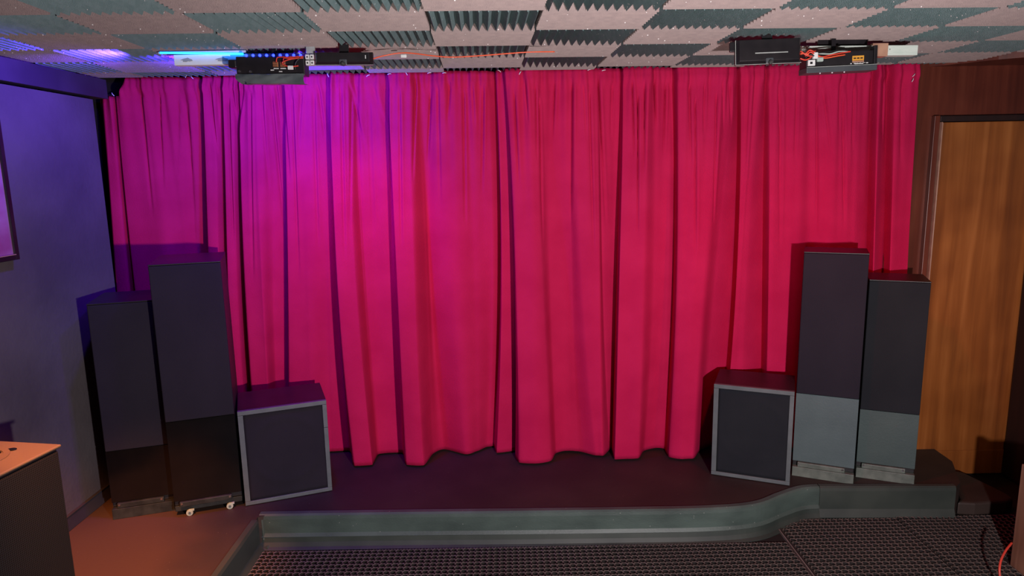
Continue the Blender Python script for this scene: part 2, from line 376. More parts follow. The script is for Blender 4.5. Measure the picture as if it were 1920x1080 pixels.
def spline(vals, sub):
    out = []
    n = len(vals)
    for i in range(n - 1):
        d0 = vals[i] - vals[i - 1] if i else 0; d1 = vals[i + 1] - vals[i]; d2 = vals[i + 2] - vals[i + 1] if i + 2 < n else 0
        m0 = 0 if d0 * d1 <= 0 else 2 * d0 * d1 / (d0 + d1); m1 = 0 if d1 * d2 <= 0 else 2 * d1 * d2 / (d1 + d2)
        for j in range(sub):
            t = j / sub; t2 = t * t; t3 = t2 * t
            out.append((2 * t3 - 3 * t2 + 1) * vals[i] + (t3 - 2 * t2 + t) * m0 + (-2 * t3 + 3 * t2) * vals[i + 1] + (t3 - t2) * m1)
    out.append(vals[-1]); return out
YT = 3.830
# short tucks running down from the gathered heading: x, y at top and x, y where they fade
TUCKS = [(340, 200, 352, 480), (425, 200, 436, 470), (468, 190, 476, 520), (505, 190, 527, 470), (548, 200, 560, 520), (585, 190, 594, 470), (640, 180, 652, 480), (690, 200, 697, 470), (750, 180, 757, 460), (820, 170, 825, 380), (868, 180, 872, 420), (905, 170, 903, 360), (1010, 200, 1016, 460), (1105, 190, 1112, 470), (1195, 190, 1192, 440), (1300, 200, 1296, 480), (1340, 190, 1332, 420), (1465, 190, 1460, 470), (1535, 200, 1532, 440), (1580, 190, 1578, 420), (260, 190, 282, 400), (290, 180, 300, 360),
         (322, 160, 322, 330), (352, 160, 372, 300), (370, 165, 380, 430), (388, 165, 407, 320), (400, 160, 403, 250), (412, 170, 418, 340), (432, 170, 441, 270), (452, 155, 440, 300),
         (488, 160, 500, 360), (512, 165, 518, 240), (530, 170, 543, 340), (562, 175, 558, 270), (593, 165, 604, 260), (620, 150, 622, 480), (655, 165, 684, 290),
         (657, 190, 660, 420), (697, 165, 720, 240), (728, 160, 732, 520), (778, 160, 776, 340), (805, 180, 800, 300), (842, 160, 838, 230), (885, 165, 889, 240),
         (965, 190, 972, 340), (985, 160, 990, 230), (1003, 170, 1006, 300), (1040, 165, 1036, 260), (1073, 170, 1071, 420), (1095, 165, 1099, 260), (1123, 160, 1137, 420),
         (1150, 165, 1147, 260), (1185, 160, 1188, 300), (1208, 170, 1205, 330), (1228, 160, 1231, 240), (1250, 165, 1246, 290), (1290, 170, 1292, 320), (1318, 165, 1315, 250),
         (1352, 160, 1354, 240), (1368, 165, 1372, 230), (1405, 150, 1396, 340), (1462, 165, 1466, 280), (1495, 160, 1490, 300), (1548, 180, 1556, 280), (1575, 165, 1572, 240),
         (1600, 170, 1596, 280), (1660, 160, 1656, 260), (1690, 170, 1686, 300)]
TK = []
for x0, y0, x1, y1 in TUCKS:
    a = aty(x0, y0, 3.81); b = aty(x1, y1, 3.80); TK.append((a.x, a.z, b.x, b.z))
def tuck(x, z):
    v = 0.0
    for xa, za, xb, zb in TK:
        if z > za + .03 or z < zb: continue
        t = (za - z) / (za - zb); xl = xa + (xb - xa) * t; u = x - xl
        if abs(u) > .03: continue
        tp = min(1, (t + .12) * 8) * (1 - max(0, t)) ** .6
        v += tp * (.019 * math.exp(-(u / .0055) ** 2) - .008 * math.exp(-((u - .013) / .008) ** 2))
    return v
def curtain(P, name, label, hooks, seed, dy=0, left_drop=False):
    rnd = random.Random(seed)
    sub = 22
    ex = [0.0] * len(P)
    for i in range(len(P) - 1):
        if P[i + 1][3] - P[i][3] >= 8 and P[i + 1][2] - P[i][2] <= 14: ex[i] = 1.0; ex[i + 1] = min(ex[i + 1], -.35)
    EX = spline(ex, sub)
    bot = [atz(p[2], p[3], ST) for p in P]
    ybar = 3.785
    xs_b = spline([p.x for p in bot], sub); ys_b = spline([p.y for p in bot], sub)
    ys_m = spline([ybar + (p.y - ybar) * .62 for p in bot], sub)
    xs_m = spline([aty(P[i][1], 450, ybar + (bot[i].y - ybar) * .62).x + (.010 if ex[i] > .5 else 0) for i in range(len(P))], sub)
    xs_t = spline([aty(p[0], 150, YT).x for p in P], sub)
    ys_t = [YT + (y - ybar) * .26 + .022 * max(e, -.3) for y, e in zip(ys_b, EX)]
    ys_m = [y + .045 * e for y, e in zip(ys_m, EX)]
    ys_b = [y + .012 * e for y, e in zip(ys_b, EX)]
    n = len(xs_b)
    # fine gathers near the heading
    gx = [0.0]
    for i in range(1, n): gx.append(gx[-1] + abs(xs_t[i] - xs_t[i - 1]))
    ph = [rnd.uniform(0, 6.28) for _ in range(8)]
    fr = [rnd.uniform(60, 75), rnd.uniform(105, 130), rnd.uniform(170, 210), rnd.uniform(28, 36)]
    NZ = 90; bm = bmn(); rows = []
    for k in range(NZ + 1):
        t = k / NZ
        row = []
        for i in range(n):
            ztop = 2.386
            if left_drop:
                xt = xs_t[i]
                if xt < -2.125: ztop = 2.285
                elif xt < -2.085: ztop = 2.285 + (xt + 2.125) / .04 * .101
            z = ztop + (ST + .012 - ztop) * t
            zm = (2.366 - z) / (2.366 - ST)
            # quadratic blend through top (0), middle (.5), hem (1)
            a = (1 - zm) * (1 - 2 * zm); b = 4 * zm * (1 - zm); c = zm * (2 * zm - 1)
            x = xs_t[i] * a + xs_m[i] * b + xs_b[i] * c
            y = ys_t[i] * a + ys_m[i] * b + ys_b[i] * c
            s = gx[i]
            w = 1.7 * math.exp(-zm * 7.0)
            gth = .0055 * sin(fr[0] * s + ph[0] + 1.5 * sin(9 * s)) + .0035 * sin(fr[1] * s + ph[1] + sin(13 * s)) + .006 * sin(fr[3] * s + ph[3])
            y -= gth * w * (1.0 if zm > .02 else .6)
            if zm < .035: y -= .010 * sin(pi * max(0, zm) / .035) + .003 * sin(fr[2] * s + ph[2])   # rod pocket ruffle
            # slow irregularity
            y += .007 * sin(7 * s + 2.2 * zm + ph[4]) + .005 * sin(19 * s - 3.1 * zm + ph[5]) * min(1, zm * 3) + .0025 * sin(47 * s + 2.0 * zm + ph[7]) * (1 - zm * .6)
            x += .004 * sin(5 * zm + 11 * s + ph[6])
            if zm < .75: y += tuck(x, z)
            row.append(bm.verts.new((x, y + dy, z)))
        rows.append(row)
    for a, b in zip(rows, rows[1:]):
        for j in range(n - 1): bm.faces.new((a[j], a[j + 1], b[j + 1], b[j]))
    root = thing(name, label, 'curtain', (bot[len(bot) // 2].x, 3.8, ST), 0, 'red stage curtains')
    shift(bm, -root.location.x, -root.location.y, -root.location.z)
    o = obj('drape', bm, 'velvet', root, smooth=True)
    so = o.modifiers.new('thickness', 'SOLIDIFY'); so.thickness = .003; so.offset = 1
    for (hx, hy, ang) in hooks:
        p = aty(hx, hy, YT + dy - .035) - root.location
        hb = bmn(); dx = cos(ang) * .010; dz = sin(ang) * .010
        tube(hb, [(p.x - dx, p.y - .001, p.z - dz), (p.x, p.y - .006, p.z + .001), (p.x + dx, p.y, p.z + dz)], .0022, 6, 4)
        obj('curtain_hook', hb, 'hook', root, smooth=True)
    return root
curtain(LP, 'stage_curtain', 'red velvet stage curtain, left half, lit magenta and purple', [(350, 143, .8), (360, 145, -.9), (212, 177, -1.0), (181, 174, -.1), (615, 141, -1.2), (690, 142, .5), (730, 139, .2), (762, 138, -1), (805, 137, .2), (833, 137, .1), (936, 133, -.6)], 3, 0.0, True)
curtain(RP, 'stage_curtain', 'red velvet stage curtain, right half, overlapping in front at the centre', [(975, 137, 1.0), (988, 136, -.9), (1105, 131, .3), (1132, 132, .2), (1713, 141, .9), (1711, 150, 1.2)], 11, -.012)
# curtain rail
rb = bmn(); cyl(rb, (-2.14, 3.955, 2.352), (2.27, 3.955, 2.352), .010, 10)
tag(obj('curtain_rail', rb, 'psu_black'), 'thin black rail along the ceiling edge that carries both red curtains', 'rail')
# short rail over the lower left corner
rb = bmn(); tube(rb, [(-2.30, 3.80, 2.268), (-2.255, 3.775, 2.281), (-2.20, 3.77, 2.288), (-2.135, 3.775, 2.284)], .005, 8); 
tag(obj('curtain_wire', rb, 'psu_black'), 'short black wire under the soffit holding the lowered left curtain corner', 'wire')

# ---------------------------------------------------------------- speakers
def yaw_of(a, b): return math.atan2(b[1] - a[1], b[0] - a[0])
def tower(label, fl, w, yaw, depth, height, gz, lower, plinth, cloth, dark=False, casters=False):
    t = thing('tower_speaker', label, 'speaker', (fl[0], fl[1], ST), yaw, 'tower speakers on the stage')
    h = height - ST; gz -= ST; foot = .055
    obj('cabinet', Bx(0, w, .018, depth, foot, h), 'cabinet_black', t, bevel=.003)
    obj('top_panel', Bx(-.001, w + .001, .0, depth, h, h + .006), 'cabinet_black', t, bevel=.002)
    obj('grille', Bx(.0, w, .0, .0175, gz, h - .001), cloth, t, bevel=.005, seg=3)
    obj('lower_panel', Bx(.0, w, .004, .0175, foot + .028, gz - .002), lower, t, bevel=.001)
    s = bmn(); box(s, .025, w - .045, -.010, .010, foot + .000, foot + .026)
    st = obj('toe_rail', s, plinth, t, bevel=.003)
    for sx in (.035, w - .055):
        b = bmn(); cyl(b, (sx, -.014, foot + .018), (sx, -.009, foot + .018), .0055, 10); obj('screw', b, 'steel', st)
    if casters:
        obj('plinth', Bx(.0, w, .012, depth - .02, .026, foot - .001), plinth, t, bevel=.002)
        for sx in (.065, w - .06):
            b = bmn(); cyl(b, (sx, -.004, .016), (sx, .010, .016), .016, 18)
            pr = bmn()
            box(b, sx - .004, sx + .022, -.003, .009, .024, .033)
            c = obj('caster', b, 'caster', t, bevel=.001)
            b2 = bmn(); cyl(b2, (sx, -.0075, .016), (sx, -.0035, .016), .006, 12); obj('axle_cap', b2, 'slate_panel', c)
        for sx in (.065, w - .06):
            b = bmn(); cyl(b, (sx, depth - .06, .016), (sx, depth - .046, .016), .016, 18); obj('caster', b, 'caster', t)
    else:
        obj('plinth', Bx(.0, w, -.012, depth - .02, .0, foot - .001), plinth, t, bevel=.002)
    return t
Y1 = R(18.0)
tower('outer left tower speaker with dark cloth grille, beside the plaster wall', (-2.008, 3.138), .280, Y1, .34, 1.255, .522, 'gloss_black', 'dark_plinth', 'black_cloth')
tower('tallest tower speaker, at left, on small casters beside a square subwoofer', (-1.697, 3.136), .312, R(19.5), .43, 1.436, .668, 'gloss_black', 'dark_plinth', 'black_cloth', casters=True)
tower('taller right tower speaker with slate lower panel, next to the right subwoofer', (1.520, 3.492), .302, R(-24.2), .24, 1.397, .638, 'slate_panel', 'green_plinth', 'black_cloth')
tower('outer right tower speaker standing against the wooden door side', (1.853, 3.458), .276, R(-23.0), .27, 1.250, .553, 'slate_panel_green', 'green_plinth', 'cloth_slate')

def subwoofer(label, fl, w, yaw, depth, height, gl, split=None):
    t = thing('subwoofer', label, 'subwoofer', (fl[0], fl[1], ST), yaw, 'square subwoofers on the stage'); h = height - ST; e = .022
    obj('cabinet', Bx(0, w, .022, depth, .006, h), 'cabinet_black', t, bevel=.002)
    f = bmn(); box(f, 0, w, -.001, .021, h - e, h)
    obj('frame_rail', f, 'grey_edge', t, bevel=.0015)
    f = bmn(); box(f, 0, w, -.001, .021, .004, .004 + e * .9); obj('frame_rail', f, 'grey_edge', t, bevel=.0015)
    f = bmn(); box(f, 0, e * 1.15, -.001, .021, .005 + e * .9, h - e - .001); obj('frame_rail', f, 'grey_edge', t, bevel=.0015)
    if split:
        f = bmn(); box(f, w - e, w, -.001, .021, .005 + e * .9, split - .001); obj('frame_rail', f, 'grey_edge', t, bevel=.0015)
        f = bmn(); box(f, w - e, w, -.001, .021, split + .001, h - e - .001); obj('frame_rail', f, 'grey_edge', t, bevel=.0015)
    else:
        f = bmn(); box(f, w - e, w, -.001, .021, .005 + e * .9, h - e - .001); obj('frame_rail', f, 'grey_edge', t, bevel=.0015)
    # cloth grille, very slightly domed over the driver ring
    f = bmn(); nn = 28; x0 = e * 1.15 + .001; x1 = w - e - .001; z0 = .006 + e * .9; z1 = h - e - .002
    G = []
    for i in range(nn + 1):
        row = []
        for j in range(nn + 1):
            x = x0 + (x1 - x0) * i / nn; z = z0 + (z1 - z0) * j / nn
            r = math.hypot(x - w / 2, z - (h / 2 + .02)); rr = .17
            row.append(f.verts.new((x, .008 - .0025 * math.exp(-((r - rr) / .015) ** 2), z)))
        G.append(row)
    for i in range(nn):
        for j in range(nn): f.faces.new((G[i][j], G[i + 1][j], G[i + 1][j + 1], G[i][j + 1]))
    o = obj('grille', f, gl, t, smooth=True); so = o.modifiers.new('th', 'SOLIDIFY'); so.thickness = .004; so.offset = -1
    return t
subwoofer('low square subwoofer with grey edging, in front of the left curtain', (-1.388, 3.240), .434, R(21.2), .33, .679, 'black_cloth', .36)
subwoofer('low square subwoofer at right, between the curtain and the right tower speakers', (1.080, 3.508), .402, R(-22.7), .30, .692, 'cloth_slate')

# loudspeaker in the lower left corner, perforated black side and orange-lit top
pa = thing('stage_monitor', 'big black loudspeaker cut off at the lower left corner, perforated top', 'speaker', (-1.644, 2.322, ST), R(-9.5))
# local: origin at far right corner; x to the left is negative, y toward the camera is negative
hh = .73
obj('cabinet', Bx(-.40, -.012, -.62, -.004, .0, hh - .012), 'cabinet_black', pa, bevel=.006)
M['perf_side'] = mat('perforated_steel', (.012, .013, .014), .5)
def perforate(m, c_hole, c_face, scale):
    nt = m.node_tree; N = nt.nodes; L = nt.links; b = N['Principled BSDF']
    tc = N.new('ShaderNodeTexCoord'); v = N.new('ShaderNodeTexVoronoi'); v.inputs['Scale'].default_value = scale; v.inputs['Randomness'].default_value = .0
    L.new(tc.outputs['Object'], v.inputs['Vector'])
    r = N.new('ShaderNodeValToRGB'); r.color_ramp.elements[0].position = .30; r.color_ramp.elements[1].position = .42
    r.color_ramp.elements[0].color = (*c_hole, 1); r.color_ramp.elements[1].color = (*c_face, 1)
    L.new(v.outputs['Distance'], r.inputs[0]); L.new(r.outputs[0], b.inputs['Base Color'])
    bp = N.new('ShaderNodeBump'); bp.inputs['Strength'].default_value = .5; bp.inputs['Distance'].default_value = .002
    L.new(r.outputs[0], bp.inputs['Height']); L.new(bp.outputs[0], b.inputs['Normal'])
perforate(M['perf_side'], (.003, .003, .003), (.014, .016, .018), 140)
M['perf_top'] = mat('brown_perforated_lid', (.2, .09, .04), .45)
perforate(M['perf_top'], (.07, .048, .032), (.13, .092, .060), 190)
obj('side_grille', Bx(-.0115, .0, -.60, -.012, .02, hh - .02), 'perf_side', pa, bevel=.004)
lid = bmn()
# lid plate with a round raised ring and two oval ports
box(lid, -.40, .003, -.62, .003, hh - .011, hh)
lo = obj('top_lid', lid, 'perf_top', pa, bevel=.005, seg=3)
def ring(cx, cy, z, r0, r1, h, n=48):
    bm = bmn(); A = []
    for (r, zz) in ((r0, z), (r0, z + h), (r1, z + h), (r1, z)):
        A.append([bm.verts.new((cx + r * cos(2 * pi * i / n), cy + r * sin(2 * pi * i / n), zz)) for i in range(n)])
    for k in range(4):
        a = A[k]; b = A[(k + 1) % 4]
        for i in range(n): bm.faces.new((a[i], a[(i + 1) % n], b[(i + 1) % n], b[i]))
    return bm
M['lid_plain'] = mat('brown_lid_ring', (.13, .09, .055), .4, (.11, .075, .05), 20)
obj('driver_ring', ring(-.195, -.16, hh, .085, .105, .003), 'lid_plain', lo, smooth=False, bevel=.001)
for (px, py) in ((125, 833), (0, 0)):
    pass
for cx, cy in ((-.135, -.065), (-.165, -.098)):
    b = bmn(); n = 20; A = [b.verts.new((cx + .017 * cos(2 * pi * i / n), cy + .012 * sin(2 * pi * i / n), hh + .0006)) for i in range(n)]
    B = [b.verts.new((cx + .017 * cos(2 * pi * i / n), cy + .012 * sin(2 * pi * i / n), hh + .0026)) for i in range(n)]
    b.faces.new(A[::-1]); b.faces.new(B)
    for i in range(n): b.faces.new((A[i], A[(i + 1) % n], B[(i + 1) % n], B[i]))
    obj('port_hole', b, 'gloss_black', lo)

# framed picture at the left edge
pf = thing('framed_picture', 'black-framed picture with a painted pink reflection, hanging on the left wall', 'picture', (WLX, 2.6, 1.505))
bm = bmn(); y1 = .330; zt_ = .62
box(bm, 0, .030, y1 - .022, y1, 0, zt_); box(bm, 0, .030, -.45, y1 - .022, 0, .022); box(bm, 0, .030, -.45, y1 - .022, zt_ - .022, zt_); box(bm, 0, .030, -.472, -.45, 0, zt_)
obj('frame', bm, 'black_frame', pf, bevel=.002)
obj('print', Bx(.004, .020, -.45, y1 - .022, .022, zt_ - .022), 'picture', pf)
bm = bmn(); box(bm, .020, .0315, -.45, y1 - .021, .0215, .025)
obj('frame_lip', bm, 'gold_edge', pf)

# ---------------------------------------------------------------- ceiling fixtures
CEILP = 2.371
# left batten, LED strip, supply, flood
pA = aty(325, 103, 3.0); pB = aty(425, 121, 3.0)
t = thing('wooden_batten', 'white batten on the ceiling at left with grey stains, below a blue light strip', 'batten', (pA.x, 3.0, 2.335))
obj('bar', Bx(0, .62, 0, .04, pB.z - 2.335, pA.z - 2.335), 'white_batten', t, bevel=.002)
obj('mounting_block', Bx(.10, .50, .030, .039, pA.z - 2.3352, 2.3712 - 2.335), 'psu_black', t)
for cx, w_ in ((.055, .045), (.205, .05)):
    b = bmn(); n = 14; zc = (pB.z + pA.z) / 2 - 2.335
    V = [b.verts.new((cx + w_ / 2 * cos(2 * pi * i / n) * (1 + .25 * sin(3 * i)), -.0008, zc + .0075 * sin(2 * pi * i / n) * (1 + .3 * cos(2 * i)))) for i in range(n)]
    W = [b.verts.new((v.co.x, .0004, v.co.z)) for v in V]
    b.faces.new(V); b.faces.new(W[::-1])
    for i in range(n): b.faces.new((V[i], V[(i + 1) % n], W[(i + 1) % n], W[i]))
    obj('stain', b, 'pale_mark', t)
pL = aty(300, 99.0, 2.99); pR = aty(456, 101.0, 2.99)
ls_ = thing('light_strip', 'glowing blue light strip lying along the top of the white batten', 'light strip', (pL.x, 2.99, pL.z))
b = bmn(); cyl(b, (0, 0, 0), (pR.x - pL.x, 0, pR.z - pL.z), .0045, 10); obj('tube', b, 'blue_led', ls_, smooth=True)
b = bmn(); box(b, -.01, pR.x - pL.x + .01, .0055, .009, -.004, .005); obj('backing_strip', b, 'white', ls_)

def wirebundle(name, mats, paths, parent, r=.003):
    for i, P in enumerate(paths):
        obj(name, tube(bmn(), P, r, 6, 6), mats[i % len(mats)], parent, smooth=True)

def supply(label, x0, y0, w, ztop, zmid, zbot, tilt, film, mirror):
    """driver box hanging from the batten: recessed black face, lower lip, sticker, terminal blocks, wires"""
    t = thing('power_supply', label, 'power supply', (x0, y0, zbot)); t.rotation_euler = (0, tilt, 0)
    H = ztop - zbot; hm = zmid - zbot
    obj('mounting_block', Bx(w * .46, w * .52, .066, .071, H - .002, 2.3712 - zbot + .004), 'psu_black', t)
    obj('housing', Bx(0, w, .004, .072, hm * .9, H), 'psu_black', t, bevel=.003)
    b = bmn()
    if film:
        # sagging sheet of glossy film wrapped under the box
        nx, nz = 30, 10; G = []
        for i in range(nx + 1):
            row = []
            for j in range(nz + 1):
                u = i / nx; v = j / nz
                z = hm * (1 - v); rc = .0
                zz = z
                if v > .55 and u < .08: pass
                x = w * u
                if u < .12: x += .02 * max(0, v - .4) ** 1.3 * 2.2
                row.append(b.verts.new((x, -.010 - .006 * sin(pi * v) + .0022 * sin(19 * u + 7 * v) + .0018 * sin(31 * v + 5 * u), zz + .0008 * sin(11 * u) * v)))
            G.append(row)
        for i in range(nx):
            for j in range(nz): b.faces.new((G[i][j], G[i + 1][j], G[i + 1][j + 1], G[i][j + 1]))
        # underside
        last = [r[-1] for r in G]; bk = [b.verts.new((v.co.x, .07, v.co.z + .004)) for v in last]
        for i in range(nx): b.faces.new((last[i], last[i + 1], bk[i + 1], bk[i]))
        obj('film_wrap', b, 'film', t, smooth=True)
    else:
        obj('lower_lip', box(b, -.003, w + .001, -.010, .072, 0, hm), 'slate_lip', t, bevel=.003)
        obj('lip_edge', Bx(-.003, w, -.0106, -.0095, hm - .0012, hm + .0006), 'pale_mark', t)
        for dx in (.055, .105, .155):
            bb = bmn(); cyl(bb, (dx, -.004, -.004), (dx, -.004, .001), .0028, 8); obj('lip_light_dot', bb, 'hook', t)  # pale dots standing in for the small pinkish lights under the lip
    return t, H, hm
# left supply
a = aty(440, 105, 2.92); b_ = aty(572, 157, 2.92); c_ = aty(572, 137, 2.92)
t, H, hm = supply('black power supply wrapped in glossy film, hanging at the left batten', a.x, 2.92, b_.x - a.x, a.z - .002, c_.z, b_.z + .003, .012, True, False)
W_ = b_.x - a.x
for cx in (.195, .165):
    tb = obj('terminal_block', Bx(cx - .0105, cx + .0105, -.0035, .004, H - .042, H - .022), 'copper', t, bevel=.001)
    for k in range(3): obj('terminal_slot', Bx(cx - .009, cx + .009, -.0042, -.0034, H - .040 + k * .0065, H - .038 + k * .0065), 'psu_black', tb)
for (x0, x1, zz) in ((.155, .176, H - .050), (.183, .206, H - .050), (.142, .156, H - .056), (.176, .19, H - .062)):
    obj('printed_mark', Bx(x0, x1, .0028, .0042, zz, zz + .0035), 'white', t)
for (x0, z0) in ((.012, H - .058), (.058, H - .060)): 
    b = bmn(); cyl(b, (x0, -.001, z0), (x0, .006, z0), .005, 10); obj('screw', b, 'steel', t)
wirebundle('wire', ['red_wire', 'black_wire', 'red_wire', 'red_wire'], [
    [(W_ - .005, -.006, H - .008), (W_ - .05, -.012, H - .014), (W_ - .085, -.015, H - .028), (W_ - .06, -.016, H - .043), (W_ - .02, -.012, H - .040)],
    [(W_ - .01, -.006, H - .004), (W_ - .03, -.012, H - .028), (W_ - .035, -.01, H - .055)],
    [(.17, -.004, H - .024), (.18, -.012, H - .006), (W_ - .06, -.012, H - .006), (W_, -.004, H - .002)],
    [(.20, -.004, H - .024), (.205, -.012, H - .010), (W_ - .05, -.014, H - .012), (W_, -.004, H - .008)]], t, .0026)
obj('connector', Bx(W_ - .062, W_ - .040, -.022, -.010, H - .056, H - .040, ), 'white', t, bevel=.002)
for k in range(9):
    b = bmn(); px = .045 + k * .028
    bmesh.ops.create_uvsphere(b, u_segments=10, v_segments=6, radius=.0062); shift(b, px, .004, H + .0045); obj('diode', b, 'blue_dot', t, smooth=True)
obj('clamp', Bx(-.030, .004, -.004, .03, H - .045, H - .012), 'psu_black', t, bevel=.005)
# terminal strip between supply and flood
a2 = aty(572, 104, 2.93); b2 = aty(587, 122, 2.93)
tt = thing('terminal_strip', 'small white terminal strip between the left power supply and black floodlight', 'connector', (a2.x, 2.93, b2.z))
for i in range(2):
    for j in range(2):
        blk = obj('terminal', Bx(i * .019, i * .019 + .016, 0, .02, j * .024, j * .024 + .019), 'white', tt, bevel=.0015)
        obj('screw_hole', Bx(i * .019 + .005, i * .019 + .011, -.0006, .001, j * .024 + .006, j * .024 + .012), 'psu_black', blk)
obj('base', Bx(.0, .036, .02, .03, 0, 2.3712 - b2.z), 'pale_mark', tt)

def flood(label, x0, x1, zt, zb, y, tilt, rim):
    t = thing('floodlight', label, 'floodlight', (x0, y, zb)); t.rotation_euler = tilt
    w = x1 - x0; h = zt - zb
    # rear housing: shallow tray with chamfered back seen from behind
    b = bmn(); d = .045
    P0 = [(0, 0), (w, 0), (w, h), (0, h)]; i_ = .012
    P1 = [(i_, i_), (w - i_, i_), (w - i_, h - i_ * .3), (i_, h - i_ * .3)]
    V0 = [b.verts.new((x, .012, z)) for x, z in P0]; V1 = [b.verts.new((x, -.004, z)) for x, z in P0]; V2 = [b.verts.new((x, -.022, z)) for x, z in P1]
    b.faces.new(V0); b.faces.new(V2[::-1])
    for A, B in ((V0, V1), (V1, V2)):
        for i in range(4): b.faces.new((A[i], A[(i + 1) % 4], B[(i + 1) % 4], B[i]))
    obj('housing', b, 'psu_black', t, bevel=.0015)
    b = bmn(); box(b, -.002, w + .002, -.0065, -.004, 0, .0022); 
    if rim: box(b, -.0005, .0025, -.0065, -.004, 0, h)
    obj('rim', b, 'pale_mark', t)
    obj('mounting_block', Bx(w * .42, w * .58, .004, .010, h - .004, 2.3712 - zb + .003), 'psu_black', t)
    gl = obj('glass', Bx(.01, w - .01, .012, .016, .01, h - .01), 'red_glass', t)
    b = bmn(); kx = w * .5; 
    box(b, kx - .016, kx + .016, -.026, -.018, -.002, .022)
    br = obj('bracket', b, 'slate_lip', t, bevel=.004)
    b = bmn(); cyl(b, (kx + .002, -.036, .002), (kx + .002, -.024, .002), .009, 12); obj('knob', b, 'dark_plinth', br, bevel=.001)
    b = bmn(); cyl(b, (kx + .002, -.039, .002), (kx + .002, -.0362, .002), .0035, 10); obj('bolt', b, 'steel', br)
    return t, w, h
a = aty(590, 98, 2.93); b_ = aty(700, 121, 2.93)
fl, w, h = flood('black floodlight hanging beside the left power supply', a.x, b_.x, a.z - .002, b_.z, 2.93, (0, .012, 0), False)
obj('label_mark', Bx(w - .028, w - .025, -.024, -.0215, h * .45, h * .72), 'white', fl)
a = aty(1380, 76, 2.90); b_ = aty(1500, 121, 2.90); a.z = min(a.z, 2.366)
fl, w, h = flood('black floodlight with pale rim hanging left of the right power supply', a.x, b_.x, a.z, b_.z, 2.90, (R(-4), -.022, 0), True)
obj('printed_mark', Bx(w * .28, w * .78, -.0235, -.0218, h * .40, h * .44), 'pale_mark', fl)
obj('arm', Bx(-.022, .0, -.004, .01, h * .55, h * .95), 'psu_black', fl, bevel=.004)
# right batten + supply
a = aty(1500, 92, 3.0); e1 = aty(1722, 82, 3.0); e2 = aty(1722, 100, 3.0)
tb = thing('wooden_batten', 'pale greenish wooden batten on the ceiling at right, behind a power supply', 'batten', (aty(1495, 100, 3.0).x, 3.0, e2.z))
tb.rotation_euler = (0, .010, 0)
LB = e1.x - tb.location.x
obj('bar', Bx(0, LB, 0, .045, -.002, min(.042, e1.z - e2.z)), 'green_batten', tb, bevel=.0015)
obj('mounting_block', Bx(.10, LB - .20, .034, .044, .040, 2.3712 - e2.z + .004), 'psu_black', tb)
obj('wrap', Bx(LB * .62, LB * .75, -.003, .047, -.006, .048), 'gold_edge', tb, bevel=.002)
obj('nail', cyl(bmn(), (LB - .12, -.002, .022), (LB - .12, .001, .022), .003, 8), 'pale_mark', tb)
a = aty(1514, 99, 2.92); b_ = aty(1642, 133, 2.92); c_ = aty(1514, 127, 2.92); l_ = aty(1514, 138, 2.92)
t, H, hm = supply('black power supply with a yellow sticker, hanging on the right batten', a.x, 2.92, b_.x - a.x, a.z, c_.z, l_.z, -.030, False, True)
W_ = b_.x - a.x
stk = obj('sticker', Bx(W_ - .098, W_ - .050, .0015, .0042, H - .040, H - .021), 'yellow', t)
for k in range(3): obj('sticker_line', Bx(W_ - .093 + k * .014, W_ - .083 + k * .014, .0008, .0016, H - .0335, H - .0285), 'psu_black', stk)
obj('sticker_strip', Bx(W_ - .098, W_ - .050, .0012, .0042, H - .047, H - .0415), 'gold_edge', t)
for (x0, x1, zz) in ((.088, .052, .054), (.092, .047, .060), (.108, .095, .067)):
    obj('printed_line', Bx(W_ - x0, W_ - x1, .0020, .0042, H - zz, H - zz + .003), 'white', t)
for k in range(6):
    x0 = W_ - .105 + k * .013; obj('printed_mark', Bx(x0, x0 + random.uniform(.004, .010), .0020, .0042, hm + .006 + random.uniform(0, .003), hm + .010), 'white', t)
cm = obj('connector', Bx(.004, .034, -.006, .004, hm + .006, hm + .030), 'white', t, bevel=.002)
obj('connector_slot', Bx(.012, .022, -.0068, -.0058, hm + .013, hm + .022), 'psu_black', cm)
obj('connector', Bx(.018, .038, -.022, -.006, H - .028, H - .002), 'white', t, bevel=.003)
obj('connector', Bx(.036, .062, -.020, -.006, H - .040, H - .022), 'caster', t, bevel=.004)
wirebundle('wire', ['red_wire', 'orange_wire', 'caster', 'black_wire', 'red_wire', 'red_wire', 'orange_wire'], [
    [(.035, -.01, H - .012), (.06, -.010, H - .020), (.10, -.008, H - .014), (.16, -.006, H - .006), (W_ - .11, -.004, H - .004)],
    [(.035, -.01, H - .016), (.07, -.012, H - .026), (.12, -.010, H - .020), (.155, -.006, H - .016)],
    [(.04, -.01, H - .006), (.09, -.010, H - .010), (.13, -.008, H - .002), (.17, -.004, H - .004)],
    [(-.02, -.01, H + .004), (.03, -.014, H - .004), (.08, -.012, H - .002), (.16, -.008, H + .004)],
    [(-.05, .0, H + .012), (-.03, -.014, H + .004), (-.01, -.018, H - .012), (.015, -.020, H - .018)],
    [(-.055, .0, H - .01), (-.035, -.014, H - .022), (-.012, -.016, H - .030), (.01, -.018, H - .022)],
    [(-.06, .0, H - .03), (-.045, -.01, H - .010), (-.02, -.014, H - .004), (.0, -.018, H - .010)]], t, .003)
wirebundle('wire', ['red_wire', 'black_wire', 'red_wire'], [
    [(-.01, -.008, hm + .045), (.005, -.02, hm + .058), (.02, -.02, hm + .052), (.036, -.012, hm + .055)],
    [(-.01, -.008, hm + .036), (.005, -.02, hm + .049), (.02, -.02, hm + .043), (.036, -.012, hm + .046)],
    [(-.01, -.008, hm + .052), (.002, -.02, hm + .066), (.02, -.02, hm + .060), (.03, -.012, hm + .064)]], t, .003)
